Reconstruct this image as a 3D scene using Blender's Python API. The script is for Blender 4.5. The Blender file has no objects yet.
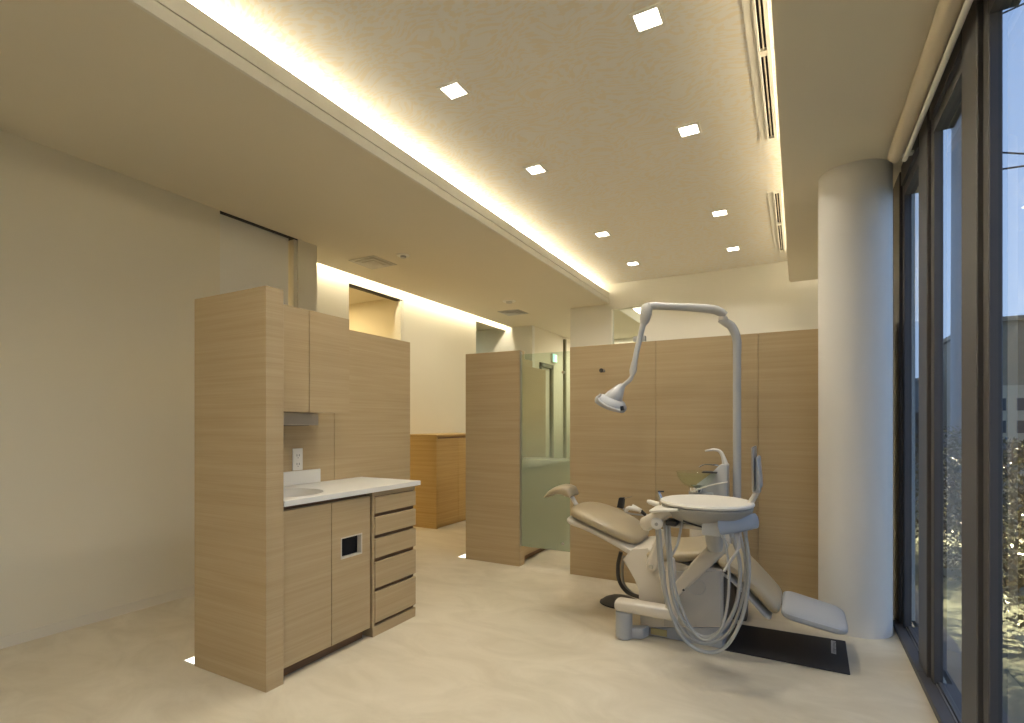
import bpy, bmesh, math, random
from mathutils import Vector, Matrix, Quaternion
random.seed(7)
PI = math.pi
scn = bpy.context.scene
COL = scn.collection

# ------------------------------------------------------------------ camera
FPX, CH, TH, HY = 524.5, 1.19, math.atan(286/524.5), 423.5
cam = bpy.data.cameras.new('camera')
co = bpy.data.objects.new('camera', cam); COL.objects.link(co)
co.location = (0, 0, CH); co.rotation_euler = (PI/2, 0, TH)
cam.sensor_width = 36; cam.lens = FPX/1024*36; cam.shift_y = (HY-361.5)/1024
cam.clip_start = .02; cam.clip_end = 300
scn.camera = co
_F = (-math.sin(TH), math.cos(TH)); _R = (math.cos(TH), math.sin(TH))
def P(u, v, y):
    """the point of the room at depth y seen at (u, v): used to read sizes off the photograph"""
    a = (u-512)/FPX; b = (HY-v)/FPX
    dx = _F[0]+_R[0]*a; dy = _F[1]+_R[1]*a; t = y/dy
    return Vector((dx*t, y, CH+b*t))

# ------------------------------------------------------------------ materials
def new_mat(name):
    m = bpy.data.materials.new(name); m.use_nodes = True
    nt = m.node_tree; b = nt.nodes['Principled BSDF']
    return m, nt, b
def plain(name, col, rough=.5, metal=0, bump=0, bscale=60, var=.03, emit=None, estr=0, spec=.5, coat=0):
    m, nt, b = new_mat(name)
    N, L = nt.nodes, nt.links
    geo = N.new('ShaderNodeNewGeometry')
    nz = N.new('ShaderNodeTexNoise'); nz.inputs['Scale'].default_value = 6; nz.inputs['Detail'].default_value = 3
    L.new(geo.outputs['Position'], nz.inputs['Vector'])
    mx = N.new('ShaderNodeMix'); mx.data_type = 'RGBA'
    mx.inputs['A'].default_value = (*[c*(1-var) for c in col], 1)
    mx.inputs['B'].default_value = (*[min(1, c*(1+var)) for c in col], 1)
    L.new(nz.outputs['Fac'], mx.inputs['Factor'])
    L.new(mx.outputs['Result'], b.inputs['Base Color'])
    b.inputs['Roughness'].default_value = rough; b.inputs['Metallic'].default_value = metal
    b.inputs['Specular IOR Level'].default_value = spec
    b.inputs['Coat Weight'].default_value = coat
    if bump:
        n2 = N.new('ShaderNodeTexNoise'); n2.inputs['Scale'].default_value = bscale; n2.inputs['Detail'].default_value = 4
        L.new(geo.outputs['Position'], n2.inputs['Vector'])
        bp = N.new('ShaderNodeBump'); bp.inputs['Strength'].default_value = bump; bp.inputs['Distance'].default_value = .002
        L.new(n2.outputs['Fac'], bp.inputs['Height']); L.new(bp.outputs['Normal'], b.inputs['Normal'])
    if emit:
        b.inputs['Emission Color'].default_value = (*emit, 1); b.inputs['Emission Strength'].default_value = estr
    return m
def wood(name, c1, c2, rough=.45, zs=34):
    m, nt, b = new_mat(name)
    N, L = nt.nodes, nt.links
    geo = N.new('ShaderNodeNewGeometry')
    mp = N.new('ShaderNodeMapping'); mp.inputs['Scale'].default_value = (.7, .7, zs)
    L.new(geo.outputs['Position'], mp.inputs['Vector'])
    n1 = N.new('ShaderNodeTexNoise'); n1.inputs['Scale'].default_value = 1.6; n1.inputs['Detail'].default_value = 6; n1.inputs['Roughness'].default_value = .65
    L.new(mp.outputs['Vector'], n1.inputs['Vector'])
    mp2 = N.new('ShaderNodeMapping'); mp2.inputs['Scale'].default_value = (1.2, 1.2, zs*7)
    L.new(geo.outputs['Position'], mp2.inputs['Vector'])
    n2 = N.new('ShaderNodeTexNoise'); n2.inputs['Scale'].default_value = 1.5; n2.inputs['Detail'].default_value = 2
    L.new(mp2.outputs['Vector'], n2.inputs['Vector'])
    ad = N.new('ShaderNodeMath'); ad.operation = 'MULTIPLY_ADD'; ad.inputs[1].default_value = .35
    L.new(n2.outputs['Fac'], ad.inputs[0]); 
    m2 = N.new('ShaderNodeMath'); m2.operation = 'MULTIPLY'; m2.inputs[1].default_value = .65
    L.new(n1.outputs['Fac'], m2.inputs[0]); L.new(m2.outputs[0], ad.inputs[2])
    cr = N.new('ShaderNodeValToRGB'); cr.color_ramp.elements[0].position = .36; cr.color_ramp.elements[1].position = .64
    cr.color_ramp.elements[0].color = (*c1, 1); cr.color_ramp.elements[1].color = (*c2, 1)
    L.new(ad.outputs[0], cr.inputs['Fac']); L.new(cr.outputs['Color'], b.inputs['Base Color'])
    b.inputs['Roughness'].default_value = rough; b.inputs['Specular IOR Level'].default_value = .3
    bp = N.new('ShaderNodeBump'); bp.inputs['Strength'].default_value = .08; bp.inputs['Distance'].default_value = .001
    L.new(ad.outputs[0], bp.inputs['Height']); L.new(bp.outputs['Normal'], b.inputs['Normal'])
    return m
def emis(name, col, s):
    m, nt, b = new_mat(name)
    b.inputs['Base Color'].default_value = (.8, .8, .8, 1)
    b.inputs['Emission Color'].default_value = (*col, 1); b.inputs['Emission Strength'].default_value = s
    return m
def glass_mat(name, tint=(1, 1, 1), fres=1.5, refl=1.0, frost=None):
    m = bpy.data.materials.new(name); m.use_nodes = True
    nt = m.node_tree; N, L = nt.nodes, nt.links
    N.clear()
    out = N.new('ShaderNodeOutputMaterial')
    tr = N.new('ShaderNodeBsdfTransparent'); tr.inputs['Color'].default_value = (*tint, 1)
    gl = N.new('ShaderNodeBsdfGlossy'); gl.inputs['Roughness'].default_value = .0
    fr = N.new('ShaderNodeFresnel'); fr.inputs['IOR'].default_value = fres
    mul = N.new('ShaderNodeMath'); mul.operation = 'MULTIPLY'; mul.inputs[1].default_value = refl; mul.use_clamp = True
    gb = N.new('ShaderNodeNewGeometry'); inv = N.new('ShaderNodeMath'); inv.operation = 'SUBTRACT'; inv.inputs[0].default_value = 1
    L.new(gb.outputs['Backfacing'], inv.inputs[1])                # a clear sheet reflects at the face you look at
    mf = N.new('ShaderNodeMath'); mf.operation = 'MULTIPLY'; L.new(fr.outputs[0], mf.inputs[0]); L.new(inv.outputs[0], mf.inputs[1])
    L.new(mf.outputs[0], mul.inputs[0])
    mx = N.new('ShaderNodeMixShader'); L.new(mul.outputs[0], mx.inputs[0])
    body = tr.outputs[0]
    if frost:                                    # frosted film, fading out upward, milky
        z0, z1, amt, fcol = frost
        geo = N.new('ShaderNodeNewGeometry'); sp = N.new('ShaderNodeSeparateXYZ'); L.new(geo.outputs['Position'], sp.inputs[0])
        mr = N.new('ShaderNodeMapRange'); mr.inputs['From Min'].default_value = z0; mr.inputs['From Max'].default_value = z1
        mr.inputs['To Min'].default_value = amt; mr.inputs['To Max'].default_value = .06; mr.interpolation_type = 'SMOOTHSTEP'
        L.new(sp.outputs['Z'], mr.inputs['Value'])
        d = N.new('ShaderNodeBsdfDiffuse'); d.inputs['Color'].default_value = (*fcol, 1)
        t2 = N.new('ShaderNodeBsdfTranslucent'); t2.inputs['Color'].default_value = (*fcol, 1)
        dm = N.new('ShaderNodeMixShader'); dm.inputs[0].default_value = .5; L.new(d.outputs[0], dm.inputs[1]); L.new(t2.outputs[0], dm.inputs[2])
        fm = N.new('ShaderNodeMixShader'); L.new(mr.outputs[0], fm.inputs[0]); L.new(tr.outputs[0], fm.inputs[1]); L.new(dm.outputs[0], fm.inputs[2])
        body = fm.outputs[0]
    L.new(body, mx.inputs[1]); L.new(gl.outputs[0], mx.inputs[2]); L.new(mx.outputs[0], out.inputs[0])
    return m
def floor_mat():
    m, nt, b = new_mat('vinyl_floor')
    N, L = nt.nodes, nt.links
    geo = N.new('ShaderNodeNewGeometry')
    n1 = N.new('ShaderNodeTexNoise'); n1.inputs['Scale'].default_value = 2.2; n1.inputs['Detail'].default_value = 8; n1.inputs['Roughness'].default_value = .62; n1.inputs['Distortion'].default_value = 1.2
    mp = N.new('ShaderNodeMapping'); mp.inputs['Scale'].default_value = (1, 1.7, 1); mp.inputs['Rotation'].default_value = (0, 0, .5)
    L.new(geo.outputs['Position'], mp.inputs['Vector']); L.new(mp.outputs['Vector'], n1.inputs['Vector'])
    cr = N.new('ShaderNodeValToRGB')
    cr.color_ramp.elements[0].position = .36; cr.color_ramp.elements[1].position = .66
    cr.color_ramp.elements[0].color = (.56, .49, .36, 1); cr.color_ramp.elements[1].color = (.66, .59, .455, 1)
    L.new(n1.outputs['Fac'], cr.inputs['Fac']); L.new(cr.outputs['Color'], b.inputs['Base Color'])
    b.inputs['Roughness'].default_value = .36; b.inputs['Specular IOR Level'].default_value = .35
    return m
def leaf_paper():
    """cream ceiling paper with a tone-on-tone leaf pattern"""
    m, nt, b = new_mat('leaf_pattern_paper')
    N, L = nt.nodes, nt.links
    geo = N.new('ShaderNodeNewGeometry')
    masks = []
    for k, (rot, sc, off) in enumerate((((0, 0, .6), (15, 42, 1), 0), ((0, 0, -.8), (15, 42, 1), 5.3), ((0, 0, 1.8), (16, 44, 1), 2.1))):
        nz = N.new('ShaderNodeTexNoise'); nz.inputs['Scale'].default_value = 5; nz.inputs['Detail'].default_value = 0
        L.new(geo.outputs['Position'], nz.inputs['Vector'])
        vm = N.new('ShaderNodeVectorMath'); vm.operation = 'MULTIPLY_ADD'; vm.inputs[1].default_value = (.2, .2, 0)
        L.new(nz.outputs['Color'], vm.inputs[0]); L.new(geo.outputs['Position'], vm.inputs[2])
        mp = N.new('ShaderNodeMapping'); mp.inputs['Rotation'].default_value = rot; mp.inputs['Scale'].default_value = sc; mp.inputs['Location'].default_value = (off, off, 0)
        L.new(vm.outputs[0], mp.inputs['Vector'])
        vo = N.new('ShaderNodeTexVoronoi'); vo.voronoi_dimensions = '2D'; vo.inputs['Scale'].default_value = 1
        L.new(mp.outputs['Vector'], vo.inputs['Vector'])
        lt = N.new('ShaderNodeMapRange'); lt.inputs['From Min'].default_value = .30; lt.inputs['From Max'].default_value = .38
        lt.inputs['To Min'].default_value = 1; lt.inputs['To Max'].default_value = 0
        L.new(vo.outputs['Distance'], lt.inputs['Value']); masks.append(lt.outputs[0])
    mx = N.new('ShaderNodeMath'); mx.operation = 'MAXIMUM'; L.new(masks[0], mx.inputs[0]); L.new(masks[1], mx.inputs[1])
    m3 = N.new('ShaderNodeMath'); m3.operation = 'SUBTRACT'; m3.use_clamp = True; L.new(mx.outputs[0], m3.inputs[0]); L.new(masks[2], m3.inputs[1])
    c = N.new('ShaderNodeMix'); c.data_type = 'RGBA'; c.inputs['A'].default_value = (.82, .80, .765, 1); c.inputs['B'].default_value = (.81, .745, .63, 1)
    L.new(m3.outputs[0], c.inputs['Factor']); L.new(c.outputs['Result'], b.inputs['Base Color'])
    b.inputs['Roughness'].default_value = .6
    return m

M = {}
M['wall'] = plain('cream_wall', (.74, .69, .55), .75, bump=.05, bscale=250, var=.012)
M['ceil'] = plain('cream_ceiling', (.73, .68, .56), .8, var=.012)
M['far'] = plain('white_wall', (.76, .74, .66), .75, var=.01)
M['paper'] = leaf_paper()
M['floor'] = floor_mat()
M['wood'] = wood('oak_laminate', (.41, .300, .160), (.48, .368, .215))
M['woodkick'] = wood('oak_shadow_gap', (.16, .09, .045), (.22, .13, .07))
M['amber'] = wood('honey_oak', (.42, .27, .090), (.53, .365, .145))
M['white'] = plain('white_laminate', (.78, .76, .70), .3, var=.01)
M['whitegloss'] = plain('white_plastic', (.74, .70, .62), .28, var=.01)
M['cream'] = plain('ivory_plastic', (.62, .56, .46), .35, var=.015)
M['leather'] = plain('beige_vinyl_upholstery', (.40, .325, .205), .33, var=.03, bump=.04, bscale=400)
M['grey'] = plain('grey_blue_plastic', (.39, .40, .41), .4, var=.02)
M['lgrey'] = plain('light_grey_enamel', (.46, .455, .44), .3, var=.015)
M['hose'] = plain('grey_hose', (.38, .38, .36), .45, var=.02)
M['dark'] = plain('black_plastic', (.015, .015, .017), .4)
M['mat'] = plain('black_rubber_mat', (.032, .028, .026), .7, bump=.2, bscale=500)
M['foot'] = plain('dark_grey_rubber', (.07, .065, .06), .5)
M['chrome'] = plain('chrome', (.75, .75, .75), .12, metal=1, var=.01)
M['steel'] = plain('brushed_steel', (.42, .40, .36), .35, metal=.9, var=.03)
M['taupegrey'] = plain('taupe_grey_plastic', (.33, .31, .27), .4)
M['panelgrey'] = plain('warm_grey_panel', (.46, .43, .38), .4)
M['taupe'] = plain('taupe_metal_casing', (.44, .39, .30), .4)
M['olive'] = plain('olive_door_frame', (.16, .14, .08), .6)
M['brass'] = plain('yellowed_metal_plate', (.42, .37, .20), .35, metal=.6)
M['alu'] = plain('bronze_grey_aluminium', (.075, .073, .078), .45, metal=.1, var=.02)
M['alulite'] = plain('pale_track_rail', (.3, .3, .3), .3, metal=.6)
M['blind'] = plain('cream_blind_fabric', (.62, .54, .41), .6)
M['column'] = plain('white_column_paint', (.74, .72, .68), .6, var=.01)
M['black'] = plain('dark_void', (.006, .006, .008), .8)
M['line'] = plain('dark_track_line', (.03, .025, .02), .6)
M['glass'] = glass_mat('window_glass', (.86, .9, .92), 1.5, 1.0)
M['bglass'] = glass_mat('booth_glass', (.90, .96, .90), 1.5, .9, frost=(.75, 1.42, .48, (.44, .48, .37)))
M['hglass'] = glass_mat('transom_glass', (.93, .95, .93), 1.5, 1.0)
M['bowl'] = glass_mat('green_bowl_glass', (.955, .99, .94), 1.5, .7)
M['lamp'] = emis('downlight_diffuser', (1, .93, .8), 9)
M['strip'] = emis('cove_light_strip', (1, .86, .62), 5)
M['flo'] = emis('floor_light_lens', (1, .97, .85), 1.6)
M['exitg'] = emis('exit_sign_green', (.05, .55, .42), 1.1)
M['exitw'] = emis('exit_sign_white', (.75, 1, .9), 1.3)
M['pave'] = plain('outdoor_paving', (.13, .135, .10), .8, bump=.3, bscale=30, var=.25)
M['leaf'] = plain('glossy_hedge_leaf', (.06, .058, .03), .22, var=.5, spec=1.0)
M['twig'] = plain('brown_twig', (.06, .04, .02), .8)
M['bldg'] = plain('dull_brown_render', (.22, .19, .13), .8, var=.08)
M['bldg2'] = plain('beige_tile_cladding', (.40, .36, .26), .7, var=.08)
M['bwin'] = plain('dark_window_glass', (.03, .035, .04), .15)
M['pole'] = plain('concrete_pole', (.26, .27, .28), .8)
M['wire'] = plain('black_cable', (.01, .01, .01), .6)
M['hdark'] = plain('grey_house_wall', (.25, .27, .28), .8)

# ------------------------------------------------------------------ mesh helpers
def obj(name, bm, mat, parent=None, smooth=40, recalc=True):
    if recalc: bmesh.ops.recalc_face_normals(bm, faces=bm.faces)
    me = bpy.data.meshes.new(name); bm.to_mesh(me); bm.free()
    if smooth:
        me.polygons.foreach_set('use_smooth', [True]*len(me.polygons))
        me.set_sharp_from_angle(angle=math.radians(smooth))
    me.materials.append(M[mat] if isinstance(mat, str) else mat)
    o = bpy.data.objects.new(name, me); COL.objects.link(o)
    if parent:
        p = parent; off = Vector((0, 0, 0))
        while p: off += p.location; p = p.parent
        me.transform(Matrix.Translation(-off)); o.parent = parent
    else:                                             # put the origin at the base of the thing
        vs = [v.co for v in me.vertices]
        c = Vector(((min(v.x for v in vs)+max(v.x for v in vs))/2, (min(v.y for v in vs)+max(v.y for v in vs))/2, min(v.z for v in vs)))
        me.transform(Matrix.Translation(-c)); o.location = c
    return o
def tag(o, label=None, cat=None, group=None, kind=None):
    if label: o['label'] = label
    if cat: o['category'] = cat
    if group: o['group'] = group
    if kind: o['kind'] = kind
    return o
def thing(name, loc, label, cat, group=None):
    o = bpy.data.objects.new(name, None); COL.objects.link(o); o.location = loc; o.empty_display_size = .1
    return tag(o, label, cat, group)
def struct(name, bm, mat, parent=None, **k):
    o = obj(name, bm, mat, parent, **k)
    if not parent: o['kind'] = 'structure'
    return o
def copy_tree(o, parent=None, d=None):
    c = o.copy(); COL.objects.link(c); c.parent = parent
    if d: c.location = o.location+Vector(d)
    for ch in o.children: copy_tree(ch, c)
    return c
def NB(): return bmesh.new()
def box(bm, x0, x1, y0, y1, z0, z1, bev=0, seg=2):
    t = bmesh.new()
    vs = [t.verts.new((x, y, z)) for x in (x0, x1) for y in (y0, y1) for z in (z0, z1)]
    for f in ((0, 1, 3, 2), (4, 6, 7, 5), (0, 4, 5, 1), (2, 3, 7, 6), (0, 2, 6, 4), (1, 5, 7, 3)): t.faces.new([vs[i] for i in f])
    if bev: bmesh.ops.bevel(t, geom=t.edges[:], offset=bev, segments=seg, affect='EDGES', profile=.5)
    merge(bm, t); return bm
def merge(bm, t):
    bmesh.ops.recalc_face_normals(t, faces=t.faces)
    m = {v: bm.verts.new(v.co) for v in t.verts}
    for f in t.faces:
        try: bm.faces.new([m[v] for v in f.verts])
        except ValueError: pass
    t.free()
def B(x0, x1, y0, y1, z0, z1, bev=0, seg=2): return box(NB(), x0, x1, y0, y1, z0, z1, bev, seg)
def prism(bm, pts, axis, a0, a1, bev=0, seg=2):
    """extrude a polygon: axis 'y' takes (x,z) points, 'z' takes (x,y), 'x' takes (y,z)"""
    t = bmesh.new()
    def mk(p, a):
        return {'y': (p[0], a, p[1]), 'z': (p[0], p[1], a), 'x': (a, p[0], p[1])}[axis]
    A = [t.verts.new(mk(p, a0)) for p in pts]; C = [t.verts.new(mk(p, a1)) for p in pts]; n = len(pts)
    t.faces.new(A); t.faces.new(C[::-1])
    for i in range(n): t.faces.new((A[i], A[(i+1) % n], C[(i+1) % n], C[i]))
    if bev: bmesh.ops.bevel(t, geom=t.edges[:], offset=bev, segments=seg, affect='EDGES', profile=.5)
    merge(bm, t); return bm
def smooth_path(pts, n=8):
    """Catmull-Rom through the points"""
    pts = [Vector(p) for p in pts]
    if len(pts) < 3: return pts
    Q = [2*pts[0]-pts[1]]+pts+[2*pts[-1]-pts[-2]]; out = []
    for i in range(1, len(Q)-2):
        p0, p1, p2, p3 = Q[i-1:i+3]
        for k in range(n):
            t = k/n
            out.append(.5*((2*p1)+(-p0+p2)*t+(2*p0-5*p1+4*p2-p3)*t*t+(-p0+3*p1-3*p2+p3)*t**3))
    out.append(pts[-1]); return out
def tube(bm, pts, r, seg=12, sm=0, caps=True):
    if sm:
        n0 = len(pts); pts = smooth_path(pts, sm)
        if isinstance(r, (list, tuple)):
            rr = []
            for i in range(len(pts)):
                f = i/sm; k = min(int(f), n0-2); rr.append(r[k]+(r[k+1]-r[k])*(f-k))
            r = rr
    pts = [Vector(p) for p in pts]
    R = r if isinstance(r, (list, tuple)) else [r]*len(pts)
    t = bmesh.new(); rings = []; nrm = None
    for i, p in enumerate(pts):
        d = (pts[min(i+1, len(pts)-1)]-pts[max(i-1, 0)]).normalized()
        if nrm is None:
            nrm = d.orthogonal().normalized()
        else:
            nrm = (nrm-d*nrm.dot(d)).normalized()
        b = d.cross(nrm)
        rings.append([t.verts.new(p+(nrm*math.cos(2*PI*k/seg)+b*math.sin(2*PI*k/seg))*R[i]) for k in range(seg)])
    for a, c in zip(rings, rings[1:]):
        for k in range(seg): t.faces.new((a[k], a[(k+1) % seg], c[(k+1) % seg], c[k]))
    if caps: t.faces.new(rings[0]); t.faces.new(rings[-1][::-1])
    merge(bm, t); return bm
def cyl(bm, p, q, r, seg=24, r2=None, bev=0):
    p, q = Vector(p), Vector(q); r2 = r if r2 is None else r2
    if bev:
        d = (q-p).normalized()*bev
        return tube(bm, [p, p+d, q-d, q], [r-bev, r, r2, r2-bev], seg)
    return tube(bm, [p, q], [r, r2], seg)
def lathe(bm, prof, c, seg=32, sx=1, sy=1, axis=None):
    """revolve (radius, height) profile about the vertical through c"""
    t = bmesh.new(); rings = []
    for r, z in prof:
        if r < 1e-6: rings.append([t.verts.new((0, 0, z))])
        else: rings.append([t.verts.new((r*sx*math.cos(2*PI*k/seg), r*sy*math.sin(2*PI*k/seg), z)) for k in range(seg)])
    for a, b in zip(rings, rings[1:]):
        for k in range(seg):
            k2 = (k+1) % seg
            if len(a) == 1 and len(b) == 1: continue
            if len(a) == 1: t.faces.new((a[0], b[k2], b[k]))
            elif len(b) == 1: t.faces.new((a[k], a[k2], b[0]))
            else: t.faces.new((a[k], a[k2], b[k2], b[k]))
    if axis is not None:
        q = Vector((0, 0, 1)).rotation_difference(Vector(axis)); bmesh.ops.rotate(t, verts=t.verts, matrix=q.to_matrix())
    bmesh.ops.translate(t, verts=t.verts, vec=Vector(c)); merge(bm, t); return bm
def loft(bm, st, expo=3.2, seg=28, up=(0, 1, 0)):
    """superellipse sections along a path; st = [(centre, half width along `up`, half thickness)]"""
    t = bmesh.new(); rings = []; U = Vector(up)
    cs = [Vector(s[0]) for s in st]
    for i, (c, w, h) in enumerate(st):
        d = (cs[min(i+1, len(cs)-1)]-cs[max(i-1, 0)]).normalized()
        n = d.cross(U).normalized(); ring = []
        for k in range(seg):
            a = 2*PI*k/seg; ca, sa = math.cos(a), math.sin(a)
            e = 2/expo
            ring.append(t.verts.new(cs[i]+U*(w*math.copysign(abs(ca)**e, ca))+n*(h*math.copysign(abs(sa)**e, sa))))
        rings.append(ring)
    for a, b in zip(rings, rings[1:]):
        for k in range(seg): t.faces.new((a[k], a[(k+1) % seg], b[(k+1) % seg], b[k]))
    t.faces.new(rings[0]); t.faces.new(rings[-1][::-1])
    merge(bm, t); return bm
def cushion(path, w, h, rw=.08, n=10, expo=3.0, taper=None):
    """pad following an (x, y, z) path with rounded plan ends"""
    pts = smooth_path(path, n) if len(path) > 2 else [Vector(path[0]).lerp(Vector(path[1]), k/n) for k in range(n+1)]
    Ls = [0]
    for a, b in zip(pts, pts[1:]): Ls.append(Ls[-1]+(b-a).length)
    T = Ls[-1]; st = []
    def at(s):
        for i in range(len(Ls)-1):
            if Ls[i+1] >= s: return pts[i].lerp(pts[i+1], (s-Ls[i])/max(1e-9, Ls[i+1]-Ls[i]))
        return pts[-1]
    S = [rw*(1-math.cos(k/7*PI/2)) for k in range(8)]
    S += [rw+(T-2*rw)*k/14 for k in range(1, 14)]+[T-s for s in S[::-1]]
    for s in S:
        e = min(s, T-s); q = 1 if e >= rw else math.sqrt(max(0, 1-(1-e/rw)**2))
        f = s/T; tw = taper(f) if taper else 1
        st.append((at(s), max(.004, (w*tw-rw)+rw*q if w*tw > rw else w*tw*q), max(.003, h*(.35+.65*q))))
    return loft(NB(), st, expo)

# ================================================================== THE ROOM
XL, XW = -3.70, .517
ZL, ZU, ZS = 2.745, 3.0, 2.65
struct('floor', B(-6.6, .60, -3.1, 9.6, -.08, 0), 'floor', smooth=0)
# walls
w = NB(); box(w, XL-.12, XL, -3.1, 2.338, 0, ZL); struct('wall_left', w, 'wall', smooth=0)
w = NB(); box(w, -4.3, XL, 3.02, 3.217, 0, ZL); struct('wall_left', w, 'wall', smooth=0)
w = NB(); box(w, -6.6, -3.82, .6, .7, 0, ZL); box(w, -6.6, -6.5, .7, 9.6, 0, ZL); box(w, -6.6, -4.3, 3.1, 3.217, 0, ZL); struct('wall_left', w, 'wall', smooth=0)
XR = -4.17
w = NB()
box(w, XR-.10, XR, 3.217, 4.045, 0, 2.90); box(w, XR-.10, XR, 4.045, 4.915, 2.675, 2.90); box(w, XR-.10, XR, 4.915, 6.54, 0, 2.90)
box(w, XR-.10, XR, 6.54, 7.45, 2.70, 2.90)
struct('wall_left_recessed', w, 'wall', smooth=0)
w = NB(); box(w, -6.6, XR-.10, 5.0, 5.1, 0, ZL); struct('wall_side_room', w, 'wall', smooth=0)
w = NB(); box(w, -6.6, XL, 7.45, 7.55, 0, 2.90); struct('wall_back_left', w, 'far', smooth=0)
w = NB(); box(w, XL-.1, XL, 7.55, 7.74, 0, ZL); box(w, XL-.1, XL, 7.74, 8.22, 2.17, ZL); box(w, XL-.1, XL, 8.22, 9.5, 0, ZL); struct('wall_corridor_left', w, 'wall', smooth=0)
w = NB(); box(w, XL, .6, 9.4, 9.5, 0, 3.05); struct('wall_corridor_back', w, 'far', smooth=0)
w = NB()
box(w, -2.70, -2.155, 6.6, 6.7, 0, ZL); box(w, -2.40, -2.1555, 6.6, 6.7, 2.792, ZU); box(w, -2.155, -1.69, 6.6, 6.7, 0, 1.75); box(w, -2.155, -1.69, 6.6, 6.7, 2.70, ZU); box(w, -1.69, .60, 6.6, 6.7, 0, ZU)
struct('wall_back', w, 'far', smooth=0)
struct('trim_3', B(.519, .60, 3.936, 4.9, 0, ZS), 'alu', smooth=0)
w = NB(); box(w, XW, .62, 4.9, 6.6, 0, ZU); box(w, .601, .62, 3.936, 4.9, 0, ZU); box(w, XW, .62, 6.7, 9.5, 0, ZU); struct('wall_right', w, 'far', smooth=0)
w = NB(); box(w, -6.6, .62, -3.2, -3.1, 0, 3.05); struct('wall_front', w, 'wall', smooth=0)
# ceilings
w = NB(); box(w, -4.08, -2.166, -3.1, 9.5, ZL, ZL+.045); struct('ceiling', w, 'ceil', smooth=0)
w = NB(); box(w, -6.6, -4.27, .6, 9.5, ZL, ZL+.05); struct('ceiling', w, 'ceil', smooth=0)
w = NB(); box(w, -4.27, -4.08, -3.1, 3.217, ZL, ZL+.045); box(w, -4.3, -4.04, 3.217, 7.5, 2.90, 2.94); box(w, -4.06, -4.03, 3.217, 7.5, ZL+.045, 2.90); struct('ceiling', w, 'far', smooth=0)
w = NB(); box(w, -2.45, .32, -3.1, 9.5, ZU, ZU+.05); struct('ceiling', w, 'paper', smooth=0)
w = NB(); box(w, -2.45, -2.40, -3.1, 9.5, ZL+.045, ZU); box(w, .26, .30, -3.1, 9.5, ZS+.14, ZU); struct('ceiling_cove_side', w, 'far', smooth=0)
# fascias of the raised ceiling
w = NB(); box(w, -2.1655, -2.150, -3.1, 6.6, ZL, 2.800); box(w, -2.175, -2.157, -3.1, 6.6, 2.812, 2.89); box(w, -2.185, -2.172, -3.1, 6.6, 2.79, 2.82)
box(w, -2.165, -2.150, 6.7, 9.4, ZL, 2.89)
struct('trim_1', w, 'far', smooth=0)
w = NB(); box(w, -.068, .62, -3.1, 6.14, ZS, ZS+.14); box(w, -.082, -.068, -3.1, 6.14, ZS+.012, ZS+.215); struct('ceiling', w, 'ceil', smooth=0)
w = NB(); box(w, XL, XL+.009, -3.1, 2.338, 0, .06); struct('baseboard_left', w, 'ceil', smooth=0)
# light strips laid in the coves
def strip(name, x0, x1, y0, y1, z, label, h=.018):
    r = thing(name, ((x0+x1)/2, (y0+y1)/2, z), label, 'light')
    obj('housing', B(x0-.01, x1+.01, y0, y1, z, z+h-.006), 'white', r, smooth=0)
    obj('diffuser', B(x0, x1, y0+.01, y1-.01, z+h-.0055, z+h), 'strip', r, smooth=0)
strip('cove_light', -2.33, -2.30, -3.0, 6.55, 2.791, 'long warm light strip hidden in the left ceiling cove', .055)
strip('cove_light', .03, .06, -3.0, 6.1, 2.791, 'long warm light strip hidden in the cove beside the windows', .04)
strip('cove_light', -2.33, -2.30, 6.75, 9.35, 2.791, 'warm cove strip seen through the high window beyond the wood panels', .055)
strip('slot_light', -4.10, -4.085, 3.25, 7.4, 2.80, 'bright light strip in the ceiling slot along the recessed left wall') 

# doors on the left
d = thing('door_1', (-3.76, 2.6, 0), None, None); d['kind'] = 'structure'
obj('door_panel', B(-3.775, -3.74, 2.30, 2.955, .01, 2.736), 'far', d, smooth=0)
obj('door_track', B(-3.80, -3.708, 2.34, 3.02, 2.737, 2.745), 'line', d, smooth=0)
obj('door_jamb', B(-3.80, -3.715, 2.99, 3.02, 0, 2.736), 'wall', d, smooth=0)
d = thing('door_2', (-4.22, 4.5, 0), None, None); d['kind'] = 'structure'
obj('door_track', B(-4.25, -4.18, 4.05, 4.91, 2.66, 2.675), 'line', d, smooth=0)
obj('door_jamb', B(-4.265, -4.175, 4.87, 4.914, 0, 2.66), 'wall', d, smooth=0)
d = thing('door_3', (-3.72, 7.98, 0), None, None); d['kind'] = 'structure'
f = NB(); box(f, -3.76, -3.68, 7.72, 7.78, 0, 2.18); box(f, -3.76, -3.68, 8.16, 8.24, 0, 2.18); box(f, -3.76, -3.68, 7.72, 8.24, 2.12, 2.19)
obj('door_frame', f, 'olive', d, smooth=0); obj('door_panel', B(-3.75, -3.72, 7.78, 8.16, .01, 2.12), 'ceil', d, smooth=0)
d = thing('door_4', (-3.70, 8.8, 0), None, None); d['kind'] = 'structure'
obj('door_frame', B(-3.70, -3.66, 8.70, 8.76, 0, 2.70), 'olive', d, smooth=0)
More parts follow.
